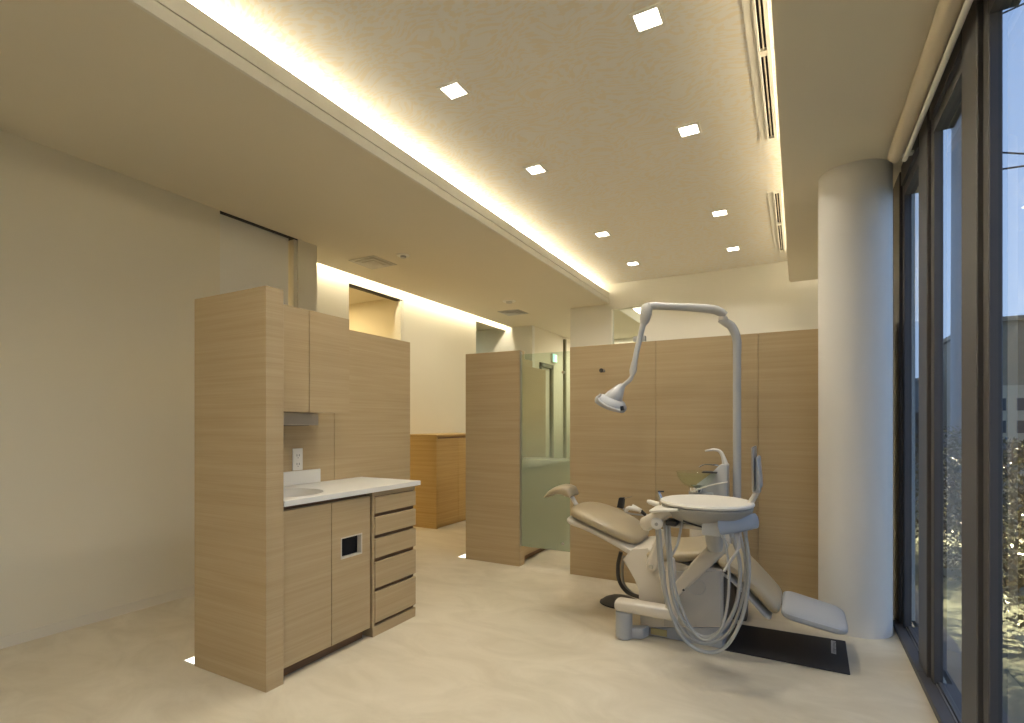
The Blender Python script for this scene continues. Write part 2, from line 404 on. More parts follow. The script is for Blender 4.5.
# high interior window in the back wall
d = thing('window_10', (-1.92, 6.65, 1.75), None, None); d['kind'] = 'structure'
obj('glass_pane', B(-2.13, -1.71, 6.645, 6.653, 1.77, 2.68), 'hglass', d, smooth=0)
f = NB(); box(f, -2.155, -2.125, 6.598, 6.70, 1.75, 2.70); box(f, -1.715, -1.69, 6.598, 6.70, 1.75, 2.70); box(f, -2.155, -1.69, 6.598, 6.70, 2.675, 2.70); box(f, -2.155, -1.69, 6.598, 6.70, 1.75, 1.77)
obj('window_frame', f, 'far', d, smooth=0)
w = P(639, 339, 6.55)
tag(obj('sensor_box', B(w.x-.07, w.x+.08, 6.53, 6.597, w.z-.03, w.z+.035, .006), 'grey'), 'small grey sensor box at the corner of the high inner window', 'sensor')

# window wall towards the street
YB = [3.805, 3.07, 2.305, 1.54, .775, .01, -.755, -1.52, -2.285, -3.05]
def post(bm, yc):
    prism(bm, [(.517, yc-.055), (.517, yc+.13), (.565, yc+.13), (.565, yc-.055)], 'z', 0, ZS, .003, 1)
    prism(bm, [(.548, yc-.067), (.548, yc-.055), (.565, yc-.055), (.565, yc-.067)], 'z', .0, ZS)
    prism(bm, [(.530, yc-.125), (.530, yc-.067), (.564, yc-.067), (.564, yc-.125)], 'z', .0, ZS-.001, .003, 1)
for i in range(len(YB)-1):
    ya, yb = YB[i+1], YB[i]
    d = thing('window_%d' % (i+1), (.55, (ya+yb)/2, 0), None, None); d['kind'] = 'structure'
    fr = NB(); post(fr, ya)
    if i == 0: post(fr, yb)
    obj('window_frame', fr, 'alu', d, smooth=30)
    s = NB(); box(s, .490, .545, ya+.0, yb-.0, 0, .03, .002, 1); box(s, .545, .60, ya+.131, yb-.126, 0, .045)
    obj('sill_rail', s, 'alu', d, smooth=30)
    obj('track_line', B(.538, .542, ya+.131, yb-.126, .031, .037), 'alulite', d, smooth=0)
    h = NB(); box(h, .530, .60, ya+.131, yb-.126, 2.485, ZS); box(h, .515, .53, ya+.131, yb-.126, 2.54, ZS)
    obj('head_rail', h, 'alu', d, smooth=0)
    obj('glass_pane', B(.553, .559, ya+.12, yb-.12, .04, 2.50), 'glass', d, smooth=0)
# roller blind rolled up above the glass
bl = thing('roller_blind', (.45, 1.0, 2.5), 'cream roller blind rolled up along the top of the dark windows', 'blind')
t = NB(); cyl(t, (.447, -2.9, 2.585), (.447, 3.36, 2.585), .036, 24, bev=.006); obj('blind_roll', t, 'blind', bl)
t = NB(); cyl(t, (.477, -2.9, 2.533), (.477, 3.30, 2.533), .011, 12); obj('bottom_bar', t, 'white', bl)
for yy in (3.37, -2.92): obj('bracket', B(.437, .462, yy, yy+.007, 2.56, 2.65), 'blind', bl, smooth=0)
t = NB(); box(t, .440, .512, 3.28, 3.32, 2.555, 2.565); obj('pull_hook', t, 'white', bl, smooth=0)

# round column
t = NB(); lathe(t, [(0, 0), (.183, 0), (.183, ZS), (0, ZS)], (.290, 3.66, 0), 96)
tag(obj('column', t, 'column'), 'thick round white column standing between wood panels and windows', 'column')

# ceiling fittings of the raised ceiling
dl = None
LB = {(0, 0): 'nearest downlight to the windows, at the top of the picture', (1, 0): 'nearest downlight of the row beside the left cove',
      (0, 1): 'second downlight from the camera in the row beside the windows', (1, 1): 'second downlight from the camera in the left row',
      (0, 2): 'third downlight from the camera in the row beside the windows', (1, 2): 'third downlight from the camera in the left row',
      (0, 3): 'farthest downlight of the row beside the windows', (1, 3): 'farthest downlight of the left row, near the back wall'}
for i in (0, 1):
    LB[(i, 4)] = 'downlight behind the camera in the %s row, nearest of three' % ('window-side', 'cove-side')[i]
    LB[(i, 5)] = 'downlight behind the camera in the %s row, middle of three' % ('window-side', 'cove-side')[i]
    LB[(i, 6)] = 'downlight behind the camera in the %s row, last of three' % ('window-side', 'cove-side')[i]
for j, y in enumerate((2.35, 3.36, 4.81, 5.86, .90, -.10, -1.55)):  # last three rows are added out of view to brighten the wood fronts
    for i, x in enumerate((-.59, -1.64)):
        if dl is None:
            dl = r = thing('downlight', (x, y, ZU-.006), LB[(i, j)], 'light')
            fr = NB(); a, b = .068, .052
            for q in ((-a, a, -a, -b), (-a, a, b, a), (-a, -b, -b, b), (b, a, -b, b)): box(fr, x+q[0], x+q[1], y+q[2], y+q[3], ZU-.006, ZU+.0)
            obj('trim_frame', fr, 'white', r, smooth=0)
            obj('diffuser', B(x-b, x+b, y-b, y+b, ZU-.003, ZU-.001), 'lamp', r, smooth=0)
        else:
            r = copy_tree(dl, d=(x-dl.location.x, y-dl.location.y, 0)); r['label'] = LB[(i, j)]
        r['group'] = 'square downlights in the raised ceiling'
        L = bpy.data.lights.new('downlight_glow', 'AREA'); L.shape = 'SQUARE'; L.size = .10; L.energy = 3.6; L.spread = math.radians(128); L.color = (1, .955, .85)
        lo = bpy.data.objects.new('downlight_glow', L); COL.objects.link(lo); lo.location = (x, y, ZU-.01)
def ac(y0, y1, ysplit, label):
    r = thing('air_diffuser', (-.16, (y0+y1)/2, ZU-.012), label, 'air vent', 'linear air diffusers')
    f = NB(); box(f, -.212, -.172, y0, y1, ZU-.010, ZU, .002, 1); box(f, -.172, -.160, y0, y1, ZU-.022, ZU, .002, 1)
    box(f, -.132, -.112, y0, y1, ZU-.022, ZU, .002, 1); box(f, -.160, -.132, y0, y0+.02, ZU-.02, ZU); box(f, -.160, -.132, y1-.02, y1, ZU-.02, ZU)
    box(f, -.160, -.132, ysplit-.02, ysplit+.02, ZU-.02, ZU)
    obj('diffuser_frame', f, 'white', r, smooth=30)
    obj('slot', B(-.160, -.132, y0+.02, y1-.02, ZU-.004, ZU-.001), 'black', r, smooth=0)
    for a, b in ((y0+.025, ysplit-.025), (ysplit+.025, y1-.025)):
        obj('blade', B(-.149, -.142, a, b, ZU-.018, ZU-.006, .002, 1), 'cream', r, smooth=30)
ac(.9, 3.69, 2.814, 'long slotted white air diffuser beside the windows, nearer one')
ac(4.55, 6.16, 5.3, 'shorter slotted white air diffuser near the back wall')
def vent(x, y, label):
    r = thing('ceiling_vent', (x, y, ZL-.012), label, 'air vent', 'square ceiling vents')
    f = NB(); a = .16
    for k, (a, h) in enumerate(((.16, .006), (.115, .011), (.07, .016))):
        b = a-.03
        for q in ((-a, a, -a, -b), (-a, a, b, a), (-a, -b, -b, b), (b, a, -b, b)): box(f, x+q[0], x+q[1], y+q[2], y+q[3], ZL-h, ZL-h+.004)
    box(f, x-.035, x+.035, y-.035, y+.035, ZL-.016, ZL-.010)
    obj('louvre', f, 'lgrey', r, smooth=0)
    obj('backing', B(x-.155, x+.155, y-.155, y+.155, ZL-.002, ZL-.0005), 'steel', r, smooth=0)
vent(-3.60, 3.80, 'square louvred ceiling vent above the tall wood partition')
vent(-3.50, 6.45, 'square louvred ceiling vent farther back above the smaller partition')
def disc(name, x, y, r0, label, cat):
    r = thing(name, (x, y, ZL-.03), label, cat)
    t = NB(); lathe(t, [(0, -.006), (r0, -.006), (r0*.98, -.012), (r0*.75, -.016), (0, -.016)], (x, y, ZL+.005), 32); obj('base_plate', t, 'white', r)
    t = NB(); lathe(t, [(0, -.012), (r0*.5, -.012), (r0*.42, -.030), (0, -.032)], (x, y, ZL+.003), 24); obj('sensor_head', t, 'lgrey', r)
disc('smoke_detector', -3.2, 3.77, .06, 'small round smoke detector on the low ceiling beside the nearer vent', 'smoke detector')
disc('ceiling_speaker', -3.22, 5.83, .085, 'round white ceiling speaker on the low ceiling beside the farther vent', 'speaker')
disc('smoke_detector', -3.1, 7.75, .07, 'round smoke detector over the corridor behind the glass', 'smoke detector')

# exit sign in the corridor
r = thing('exit_sign', (-3.66, 8.26, 2.24), 'small green and white emergency exit sign above the corridor door', 'sign')
obj('sign_case', B(-3.698, -3.665, 8.165, 8.355, 2.235, 2.385, .004), 'white', r)
obj('sign_face', B(-3.664, -3.660, 8.175, 8.345, 2.245, 2.375), 'exitg', r, smooth=0)
t = NB(); box(t, -3.659, -3.656, 8.25, 8.33, 2.255, 2.365); obj('white_doorway', t, 'exitw', r, smooth=0)
t = NB()
cyl(t, (-3.655, 8.275, 2.345), (-3.653, 8.275, 2.345), .009, 12)
for a, b in (((8.278, 2.335), (8.290, 2.305)), ((8.290, 2.305), (8.270, 2.285)), ((8.270, 2.285), (8.262, 2.262)), ((8.290, 2.305), (8.305, 2.28)), ((8.305, 2.28), (8.318, 2.275)), ((8.28, 2.33), (8.262, 2.318)), ((8.28, 2.33), (8.298, 2.322))):
    tube(t, [(-3.654, a[0], a[1]), (-3.654, b[0], b[1])], .004, 6)
obj('running_figure', t, 'exitg', r, smooth=0)

# floor lights beside the partitions
for x0, x1, y0, y1, lb in ((-2.705, -2.602, 1.518, 1.75, 'glowing white floor light beside the tall wood partition'), (-2.66, -2.577, 3.865, 4.1, 'glowing white floor light beside the smaller partition behind')):
    r = thing('floor_light', ((x0+x1)/2, (y0+y1)/2, 0), lb, 'light', 'floor lights beside the partitions')
    f = NB(); b = .004
    box(f, x0, x1, y0, y0+b, 0, .003); box(f, x0, x1, y1-b, y1, 0, .003); box(f, x0, x0+b, y0, y1, 0, .003); box(f, x1-b, x1, y0, y1, 0, .003)
    obj('light_frame', f, 'white', r, smooth=0)
    obj('light_lens', B(x0+b, x1-b, y0+b, y1-b, .0003, .0022), 'flo', r, smooth=0)

# ================================================================== WOOD UNIT (pier + cabinets + counter)
GP = 'wood partition end with panelled back'
pt = thing('partition', (-2.33, 1.56, 0), 'tall wood partition nearest the camera, wrapping the sink cabinets', 'partition')
f = NB(); box(f, -2.60, -2.062, 1.513, 1.604, 0, 1.80, .0015, 1); obj('end_panel', f, 'wood', pt)
f = NB(); box(f, -2.60, -2.56, 1.6045, 2.358, 0, 1.80); obj('back_panel', f, 'wood', pt, smooth=0)
f = NB(); box(f, -2.60, -2.558, 2.360, 3.094, 0, 1.80, .0015, 1); obj('back_panel', f, 'wood', pt, smooth=0)
wc = thing('wall_cabinet', (-2.43, 1.92, 1.25), 'wood wall cabinet with two plain doors mounted on the tall partition', 'cabinet')
obj('cabinet_body', B(-2.559, -2.320, 1.606, 2.235, 1.252, 1.795), 'wood', wc, smooth=0)
obj('door', B(-2.3195, -2.300, 1.606, 1.946, 1.250, 1.798, .001, 1), 'wood', wc, smooth=0)
obj('door', B(-2.3195, -2.300, 1.950, 2.235, 1.250, 1.798, .001, 1), 'wood', wc, smooth=0)
bc = thing('base_cabinet', (-2.33, 1.89, 0), 'two-door wood sink cabinet under the white counter beside the tall partition', 'cabinet')
f = NB()
box(f, -2.557, -2.10, 1.606, 2.172, .055, .070); box(f, -2.557, -2.10, 1.606, 1.622, .07, .785); box(f, -2.557, -2.10, 2.156, 2.172, .07, .785); box(f, -2.557, -2.545, 1.622, 2.156, .07, .785)
box(f, -2.15, -2.10, 1.622, 2.156, .76, .785)
obj('cabinet_body', f, 'wood', bc, smooth=0)
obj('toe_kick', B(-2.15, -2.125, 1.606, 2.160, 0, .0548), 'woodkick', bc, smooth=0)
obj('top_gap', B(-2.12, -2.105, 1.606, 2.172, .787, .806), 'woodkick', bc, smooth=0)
obj('door', B(-2.0995, -2.080, 1.606, 1.899, .060, .787, .001, 1), 'wood', bc, smooth=0)
f = NB(); y0, y1, z0, z1 = 1.965, 2.108, .488, .592
box(f, -2.0995, -2.080, 1.903, y0, .060, .787); box(f, -2.0995, -2.080, y1, 2.172, .060, .787); box(f, -2.0995, -2.080, y0, y1, .060, z0); box(f, -2.0995, -2.080, y0, y1, z1, .787)
dr = obj('door', f, 'wood', bc, smooth=0); dr['label'] = 'right door with rectangular waste opening'
f = NB(); e = .004
box(f, -2.11, -2.078, y0-e, y0+.002, z0-e, z1+e); box(f, -2.11, -2.078, y1-.002, y1+e, z0-e, z1+e); box(f, -2.11, -2.078, y0+.002, y1-.002, z0-e, z0+.002); box(f, -2.11, -2.078, y0+.002, y1-.002, z1-.002, z1+e)
obj('opening_rim', f, 'cream', dr, smooth=0)
obj('bin_interior', B(-2.30, -2.12, y0-.02, y1+.02, z0-.05, z1+.05), 'black', bc, smooth=0)
dc = thing('drawer_cabinet', (-2.3, 2.39, 0), 'slim wood cabinet of five drawers at the end of the white counter', 'drawers')
f = NB()
box(f, -2.557, -2.098, 2.190, 2.560, .055, .806)
box(f, -2.098, -2.078, 2.190, 2.205, .0, .806)
box(f, -2.557, -2.076, 2.190, 2.560, 0, .0548); box(f, -2.098, -2.078, 2.205, 2.56, .782, .806)
obj('cabinet_body', f, 'wood', dc, smooth=0)
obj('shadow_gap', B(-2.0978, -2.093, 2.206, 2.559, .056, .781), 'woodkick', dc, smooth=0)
for a, b in ((.686, .776), (.564, .665), (.436, .543), (.267, .412), (.075, .246)):
    obj('drawer', B(-2.0925, -2.072, 2.207, 2.560, a, b, .002, 1), 'wood', dc, smooth=0)
ct = thing('countertop', (-2.3, 2.1, .806), 'white countertop with round basin and low backsplash beside the tall partition', 'countertop')
# slab with a round hole and a basin
cx, cy, rr = -2.31, 1.80, .19
t = NB(); n = 48; X0, X1, Y0, Y1, Z0, Z1 = -2.558, -2.062, 1.606, 2.592, .808, .835
def slab_face(z, flip):
    ring = [t.verts.new((cx+rr*math.cos(2*PI*k/n), cy+rr*math.sin(2*PI*k/n), z)) for k in range(n)]
    sq = []
    for k in range(n):
        a = 2*PI*k/n; c, s = math.cos(a), math.sin(a)
        m = min((X1-cx)/c if c > 1e-9 else 9e9, (X0-cx)/c if c < -1e-9 else 9e9, (2.0-cy)/s if s > 1e-9 else 9e9, (Y0-cy)/s if s < -1e-9 else 9e9)
        sq.append(t.verts.new((cx+c*m, cy+s*m, z)))
    for k in range(n):
        q = (ring[k], ring[(k+1) % n], sq[(k+1) % n], sq[k]); t.faces.new(q if not flip else q[::-1])
    for X, Y in ((X1, 2.0), (X0, 2.0), (X0, Y0), (X1, Y0)):                 # the corner triangles
        ks = sorted(range(n), key=lambda k: (sq[k].co.x-X)**2+(sq[k].co.y-Y)**2)[:2]
        ks.sort(); a, b = (ks[0], ks[1]) if ks[1]-ks[0] == 1 else (ks[1], ks[0])
        if min((sq[a].co-Vector((X, Y, z))).length, (sq[b].co-Vector((X, Y, z))).length) > 1e-5:
            t.faces.new((sq[a], sq[b], t.verts.new((X, Y, z))))
    return ring
ra = slab_face(Z1, False); rb = slab_face(Z0, True)
for k in range(n): t.faces.new((ra[k], rb[k], rb[(k+1) % n], ra[(k+1) % n]))
box(t, X0, X1, 2.0, Y1, Z0, Z1, 0); box(t, X1-.0005, X1+.002, Y0, Y1, Z0, Z1, .001, 1)
obj('counter_slab', t, 'white', ct, smooth=0)
t = NB(); lathe(t, [(rr+.002, .834), (rr, .835), (rr-.006, .815), (rr-.03, .76), (rr-.09, .715), (.02, .705), (.0, .705)], (cx, cy, 0), 48); obj('basin', t, 'white', ct, recalc=False)
obj('backsplash', B(-2.5595, -2.545, 1.606, 2.241, .8355, .915, .002, 1), 'white', ct)
ou = thing('wall_outlet', (-2.555, 2.08, .92), 'white vertical double wall socket on the tall partition above the backsplash', 'socket')
obj('cover_plate', B(-2.5595, -2.552, 2.047, 2.116, .918, 1.045, .002, 1), 'white', ou)
for z in (.955, 1.005):
    t = NB()
    for dy in (-.008, .008): box(t, -2.5522, -2.5512, 2.082+dy-.0015, 2.082+dy+.0015, z-.006, z+.006)
    cyl(t, (-2.5522, 2.082, z-.014), (-2.5512, 2.082, z-.014), .0025, 8)
    obj('socket', t, 'dark', ou, smooth=0)
pd = thing('towel_dispenser', (-2.46, 1.95, 1.18), 'grey metal paper towel dispenser fixed under the wall cabinet', 'dispenser')
t = NB(); prism(t, [(-2.555, 1.249), (-2.385, 1.249), (-2.385, 1.180), (-2.555, 1.180)], 'y', 1.85, 2.085, .003, 1); obj('casing', t, 'taupe', pd)
obj('paper_slot', B(-2.50, -2.44, 1.87, 2.065, 1.1775, 1.1798), 'dark', pd, smooth=0)
# the same unit again behind, for the next booth
DD = (.03, 2.346, 0)
c = copy_tree(pt, d=DD); c['label'] = 'smaller-looking wood partition farther back, left of the glass screen'
for src, lb in ((wc, 'wood wall cabinet of the farther booth seen through the glass screen'), (bc, 'wood base cabinet of the farther booth seen through the glass screen'), (dc, 'drawer cabinet of the farther booth seen through the glass screen'), (ct, 'white countertop of the farther booth seen through the glass screen')):
    c = copy_tree(src, d=DD); c['label'] = lb

# back wood panel run
bp_ = thing('panel_screen', (-.55, 3.9, 0), 'long low wood panel wall behind the dental chair', 'partition')
for a, b in ((-1.583, -.911), (-.909, -.359), (-.357, -.235), (-.233, .50)):
    obj('panel', B(a, b, 3.861, 3.95, 0, 1.793, .0012, 1), 'wood', bp_, smooth=0)
# hook on it
hk = thing('coat_hook', P(606, 371, 3.86), 'small black round hook on the wood panels left of the lamp head', 'hook')
h0 = P(604, 371, 3.86)
t = NB(); cyl(t, (h0.x, 3.8605, h0.z), (h0.x, 3.852, h0.z), .012, 20); cyl(t, (h0.x, 3.852, h0.z), (h0.x-.004, 3.815, h0.z), .006, 14); obj('stem', t, 'chrome', hk)
t = NB(); cyl(t, (h0.x-.004, 3.815, h0.z), (h0.x-.005, 3.803, h0.z), .016, 24, bev=.003); obj('knob', t, 'dark', hk)

# glass screen between
gs = thing('glass_screen', (-1.8, 3.87, .17), 'tall frosted greenish glass screen between the smaller partition and wood panels', 'glass screen')
obj('glass_sheet', B(-2.022, -1.585, 3.872, 3.880, .170, 1.765), 'bglass', gs, smooth=0)
t = NB(); g = P(563, 545, 3.87); 
for z in (g.z+.01, 1.6):
    t = NB(); cyl(t, (g.x, 3.866, z), (g.x, 3.886, z), .012, 18); obj('bolt', t, 'chrome', gs)
t = NB(); box(t, -2.031, -2.023, 3.858, 3.89, .17, 1.79); obj('edge_channel', t, 'steel', gs, smooth=0)

# honey oak low cabinet against the recessed wall
ac_ = thing('storage_cabinet', (-3.87, 5.2, 0), 'low honey-coloured wood storage cabinet against the recessed left wall', 'cabinet')
obj('cabinet_body', B(-4.165, -3.597, 4.78, 6.0, 0, 1.045), 'amber', ac_, smooth=0)
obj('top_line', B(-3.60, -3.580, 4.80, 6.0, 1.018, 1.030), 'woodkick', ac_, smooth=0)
obj('side_panel', B(-3.5965, -3.575, 4.78, 4.806, 0, 1.045), 'amber', ac_, smooth=0)
obj('top_board', B(-4.165, -3.570, 4.775, 6.0, 1.0455, 1.062, .002, 1), 'amber', ac_, smooth=0)
for a, b in ((4.812, 5.21), (5.214, 5.61), (5.614, 6.0)): obj('door', B(-3.5955, -3.577, a, b, .035, 1.016, .001, 1), 'amber', ac_, smooth=0)
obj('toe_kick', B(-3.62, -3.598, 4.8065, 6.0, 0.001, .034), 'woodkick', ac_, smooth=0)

# ================================================================== DENTAL CHAIR
Yn, Yf, Yc = 2.95, 3.36, 3.155
def V(u, v, y=Yc): return P(u, v, y)
def xz(u, v, y=2.94): p = P(u, v, y); return (p.x, p.z)
dch = thing('dental_chair', (-.55, 3.15, 0), 'reclined beige dental chair on a pale grey base in front of the wood panels', 'dental chair')
body = [xz(u, v) for u, v in ((640, 628), (640, 590), (636, 579), (622, 560), (632, 549), (648, 548), (672, 562), (690, 566), (722.8, 569), (722.8, 627.5))]
t = NB(); prism(t, body, 'y', 2.94, 3.33, .008, 2); obj('base_body', t, 'cream', dch)
pl = [(-.775, .002), (-.345, .002), (-.352, xz(722, 628)[1]-.002), (-.775, xz(641, 628)[1]-.002)]
t = NB(); prism(t, pl, 'y', 2.955, 3.36, .004, 1); pln = obj('base_plinth', t, 'grey', dch)
a = P(651, 636, 2.953); b = P(667, 636, 2.953)
obj('rating_plate', B(a.x, b.x, 2.948, 2.9545, .012, .048), 'brass', pln, smooth=0)
a, b, c, d_ = P(664, 571, 2.935), P(721.5, 571, 2.935), P(721.5, 626, 2.935), P(664, 626, 2.935)
t = NB(); prism(t, [(a.x, a.z), (b.x, b.z), (c.x, c.z), (d_.x, d_.z)], 'y', 2.926, 2.939, .004, 2); obj('front_panel', t, 'panelgrey', dch)
t = NB(); box(t, -.353, -.325, 2.97, 3.32, .12, .42, .004, 1); obj('side_cover', t, 'foot', dch)
t = NB(); c0 = P(697, 587, 2.9255); lathe(t, [(.040, 0), (.0415, .0012), (.043, 0)], c0, 40, axis=(0, -1, 0)); obj('round_emblem', t, 'lgrey', dch)
# backrest
bk = [V(577, 507), V(596, 513), V(618, 523), V(644, 538)]
obj('backrest', cushion(bk, .225, .040, .10, taper=lambda f: .80+.25*math.sin(PI*min(1, f*1.15)*.9)), 'leather', dch)
bs = [Vector((p.x-.015, p.y, p.z-.058)) for p in bk]; bs[-1] += Vector((.06, 0, -.02))
obj('backrest_shell', cushion(bs, .21, .030, .06, taper=lambda f: .85+.15*f), 'cream', dch)
# headrest
hp = [V(549, 496), V(554, 491.5), V(562, 489.3), V(569, 490.5), V(574, 495.5)]
st = [(p, .078, h*.8) for p, h in zip(smooth_path(hp, 5), [.008+.003*k if k < 10 else .038+.002*(k-10) if k < 16 else .050-.008*(k-16) for k in range(21)])]
hr = obj('headrest', loft(NB(), st, 2.6), 'leather', dch)
t = NB(); tube(t, [V(572, 497), V(576, 504), V(582, 512)], .014, 12); obj('headrest_bar', t, 'whitegloss', dch)
# seat and leg rest
se = [V(650, 546), V(675, 549), V(705, 548), V(727, 552)]
obj('seat', cushion(se, .235, .042, .09), 'leather', dch)
s2 = [Vector((p.x, p.y, p.z-.075)) for p in se]
obj('seat_shell', cushion(s2, .20, .030, .06), 'cream', dch)
lg = [V(722, 552), V(742, 564), V(762, 584), V(779, 603)]
obj('leg_rest', cushion(lg, .215, .036, .045, taper=lambda f: 1.05-.12*f), 'leather', dch)
l2 = [Vector((p.x-.035, p.y, p.z-.045)) for p in lg]
obj('leg_rest_shell', cushion(l2, .19, .020, .05), 'lgrey', dch)
# foot rest
fo = [V(782, 602), V(812, 611.5), V(846, 622)]
fr_ = obj('footrest', cushion(fo, .215, .026, .06, expo=3.6, taper=lambda f: 1.0-.12*f), 'grey', dch)
# arm-rest link at the near side
a, b = P(663, 530, 2.92), P(652, 566, 2.92)
st = [(a, .016, .022), (a.lerp(b, .5), .018, .030), (b, .018, .032)]
t = NB(); loft(t, [(a, .012, .015), (a.lerp(b, .1), .015, .022), (a.lerp(b, .9), .018, .033), (a.lerp(b, 1.0), .018, .034), (a.lerp(b, 1.12), .015, .022)], 3)
ar = obj('armrest_link', t, 'cream', dch)
t = NB(); cyl(t, (b.x, 2.903, b.z), (b.x, 2.895, b.z), .012, 20, bev=.002); obj('pivot_cap', t, 'steel', ar)
t = NB(); tube(t, [P(621, 552, 3.2), P(618, 565, 3.2), P(619, 580, 3.2), P(626, 591, 3.25), P(636, 596, 3.25), P(648, 598, 3.25)], .012, 10, sm=6); obj('chair_cable', t, 'foot', dch)
t = NB(); tube(t, [P(624, 556, 3.25), P(622, 570, 3.25), P(624, 584, 3.28), P(632, 593, 3.3), P(646, 600, 3.3)], .009, 10, sm=6); obj('chair_cable', t, 'hose', dch)

# ================================================================== INSTRUMENT DELIVERY UNIT
du = thing('instrument_unit', (-.85, 2.85, 0), 'doctor instrument table on a jointed floor arm in front of the dental chair', 'dental tray unit')
fx = P(624, 614, 2.86)
t = NB(); cyl(t, (fx.x, 2.86, 0), (fx.x, 2.86, .150), .046, 32, bev=.006); fb = obj('floor_foot', t, 'grey', du)
a = P(645, 634, 2.92)
t = NB(); prism(t, [(fx.x, 2.83), (a.x, 2.88), (a.x+.02, 2.945), (fx.x, 2.90)], 'z', .001, .062, .008, 2); obj('foot_lobe', t, 'grey', du)
a0 = P(616, 607, 2.86); a1 = P(675, 607, 2.86)
t = NB(); loft(t, [((a0.x+.000, 2.86, .182), .030, .014), ((a0.x+.006, 2.86, .182), .042, .026), ((a0.x+.02, 2.86, .182), .047, .032), ((a1.x-.01, 2.86, .182), .044, .032), ((a1.x, 2.86, .182), .038, .028)], 4)
obj('lower_arm', t, 'cream', du)
cp = P(672, 612, 2.86); cq = P(671, 560, 2.86)
t = NB(); loft(t, [((cp.x, 2.86, .150), .034, .030), ((cp.x, 2.86, .20), .036, .033), ((cq.x, 2.86, cq.z), .024, .020), ((cq.x, 2.86, cq.z+.012), .018, .012)], 3.5); obj('arm_column', t, 'cream', du)
d0 = P(677, 589, 2.83); d1 = P(720, 545, 2.80)
d0.y = 2.80
t = NB(); dd = (d1-d0)
loft(t, [(d0-dd*.04, .012, .012), (d0, .026, .028), (d0+dd*.5, .027, .038), (d1, .028, .042), (d1+dd*.06, .024, .034), (d1+dd*.10, .012, .014)], 3.6)
da = obj('diagonal_arm', t, 'cream', du)
t = NB(); c0 = P(700, 561, 2.77); c1 = P(703, 545, 2.76)
e1 = P(689, 531.5, 2.77)
q = d0.lerp(d1, .86); cyl(t, (q.x, 2.771, q.z), (q.x, 2.766, q.z), .009, 16); obj('arm_screw', t, 'cream', da)
k0 = P(683, 583, 2.80)
t = NB(); box(t, k0.x-.02, k0.x+.012, 2.775, 2.83, k0.z-.035, k0.z+.0, .004, 1); obj('elbow_block', t, 'dark', du)
n0 = P(715, 549, 2.72); n1 = P(713, 531, 2.70)
t = NB(); cyl(t, (n0.x, 2.72, n0.z-.01), (n1.x, 2.72, n1.z+.01), .034, 24, r2=.048, bev=.004); obj('neck', t, 'lgrey', du)
# tray
tc = Vector((-.385, 2.65, .817)); sx, sy = .212, .212
t = NB(); lathe(t, [(0, .004), (.70, .003), (.86, .004), (.93, .007), (.975, .005), (1.0, -.002), (.992, -.009), (.96, -.0125), (0, -.0125)], tc, 64, sx, sy)
tr_ = obj('tray_top', t, 'whitegloss', du)
t = NB()
rings = [(.95, .955, -.0130), (.975, .96, -.020), (.955, .96, -.036), (.86, .92, -.062), (.70, .82, -.086), (.58, .72, -.096), (.0, .0, -.096)]
lathe(t, [(1*r[0], r[2]) for r in rings[:-1]]+[(0, -.096)], tc, 64, sx, sy); obj('tray_body', t, 'taupegrey', du)
bb = P(690, 535, 2.66)
t = NB(); box(t, bb.x-.13, bb.x+.13, 2.58, 2.72, tc.z-.128, tc.z-.103, .008, 2); obj('tray_carriage', t, 'steel', du)
t = NB(); cs = []
for k in range(9):
    f = k/8; p = P(683+40*f, 521+8*math.sin(f*PI*.5)+1.5*f, 2.50); cs.append(p)
tube(t, cs, .004, 8); obj('carriage_rail', t, 'dark', du)
w0, w1 = P(684, 506, 2.60), P(654, 509, 2.56)
t = NB(); loft(t, [(w0, .15, .008), (w0.lerp(w1, .6), .11, .009), (w1, .08, .008), (w1+(w1-w0)*.06, .06, .004)], 4); obj('tray_wing', t, 'whitegloss', du)
# left handle block
h0 = P(667, 512, 2.58); h1 = P(646, 524, 2.60)
t = NB(); loft(t, [(h0+Vector((.06, 0, .004)), .05, .006), (h0, .075, .022), (h0.lerp(h1, .5), .072, .034), (h1, .058, .036), (h1+(h1-h0)*.15, .035, .022)], 3); obj('handle_block', t, 'cream', du)
h2 = P(657, 523, 2.53)
t = NB(); cyl(t, (h2.x-.01, 2.60, h2.z+.003), (h2.x+.005, 2.50, h2.z), .028, 24, bev=.008); obj('handle_knob', t, 'whitegloss', du)
t = NB(); cyl(t, (h2.x+.005, 2.499, h2.z), (h2.x+.005, 2.494, h2.z), .008, 14); obj('knob_screw', t, 'steel', du)
a = P(666, 522, 2.54); b = P(677, 523, 2.54)
t = NB(); box(t, a.x, b.x, 2.53, 2.60, a.z-.015, a.z+.010, .003, 1); obj('clamp', t, 'dark', du)
# joystick spike + chrome handpiece standing at the left edge
a, b = P(647, 501, 2.66), P(659, 505, 2.66)
t = NB(); tube(t, [a, a.lerp(b, .2), b], [.006, .012, .015], 14); obj('mirror_grip', t, 'whitegloss', du)
a, b, c = P(662, 506, 2.64), P(660.5, 497, 2.64), P(658.5, 492, 2.64)
t = NB(); tube(t, [a, b, c], [.011, .010, .007], 14); hpz = obj('handpiece', t, 'chrome', du)
t = NB(); tube(t, [c+Vector((-.002, 0, .002)), P(664, 491.5, 2.64)], .004, 8); obj('handpiece_head', t, 'dark', hpz)
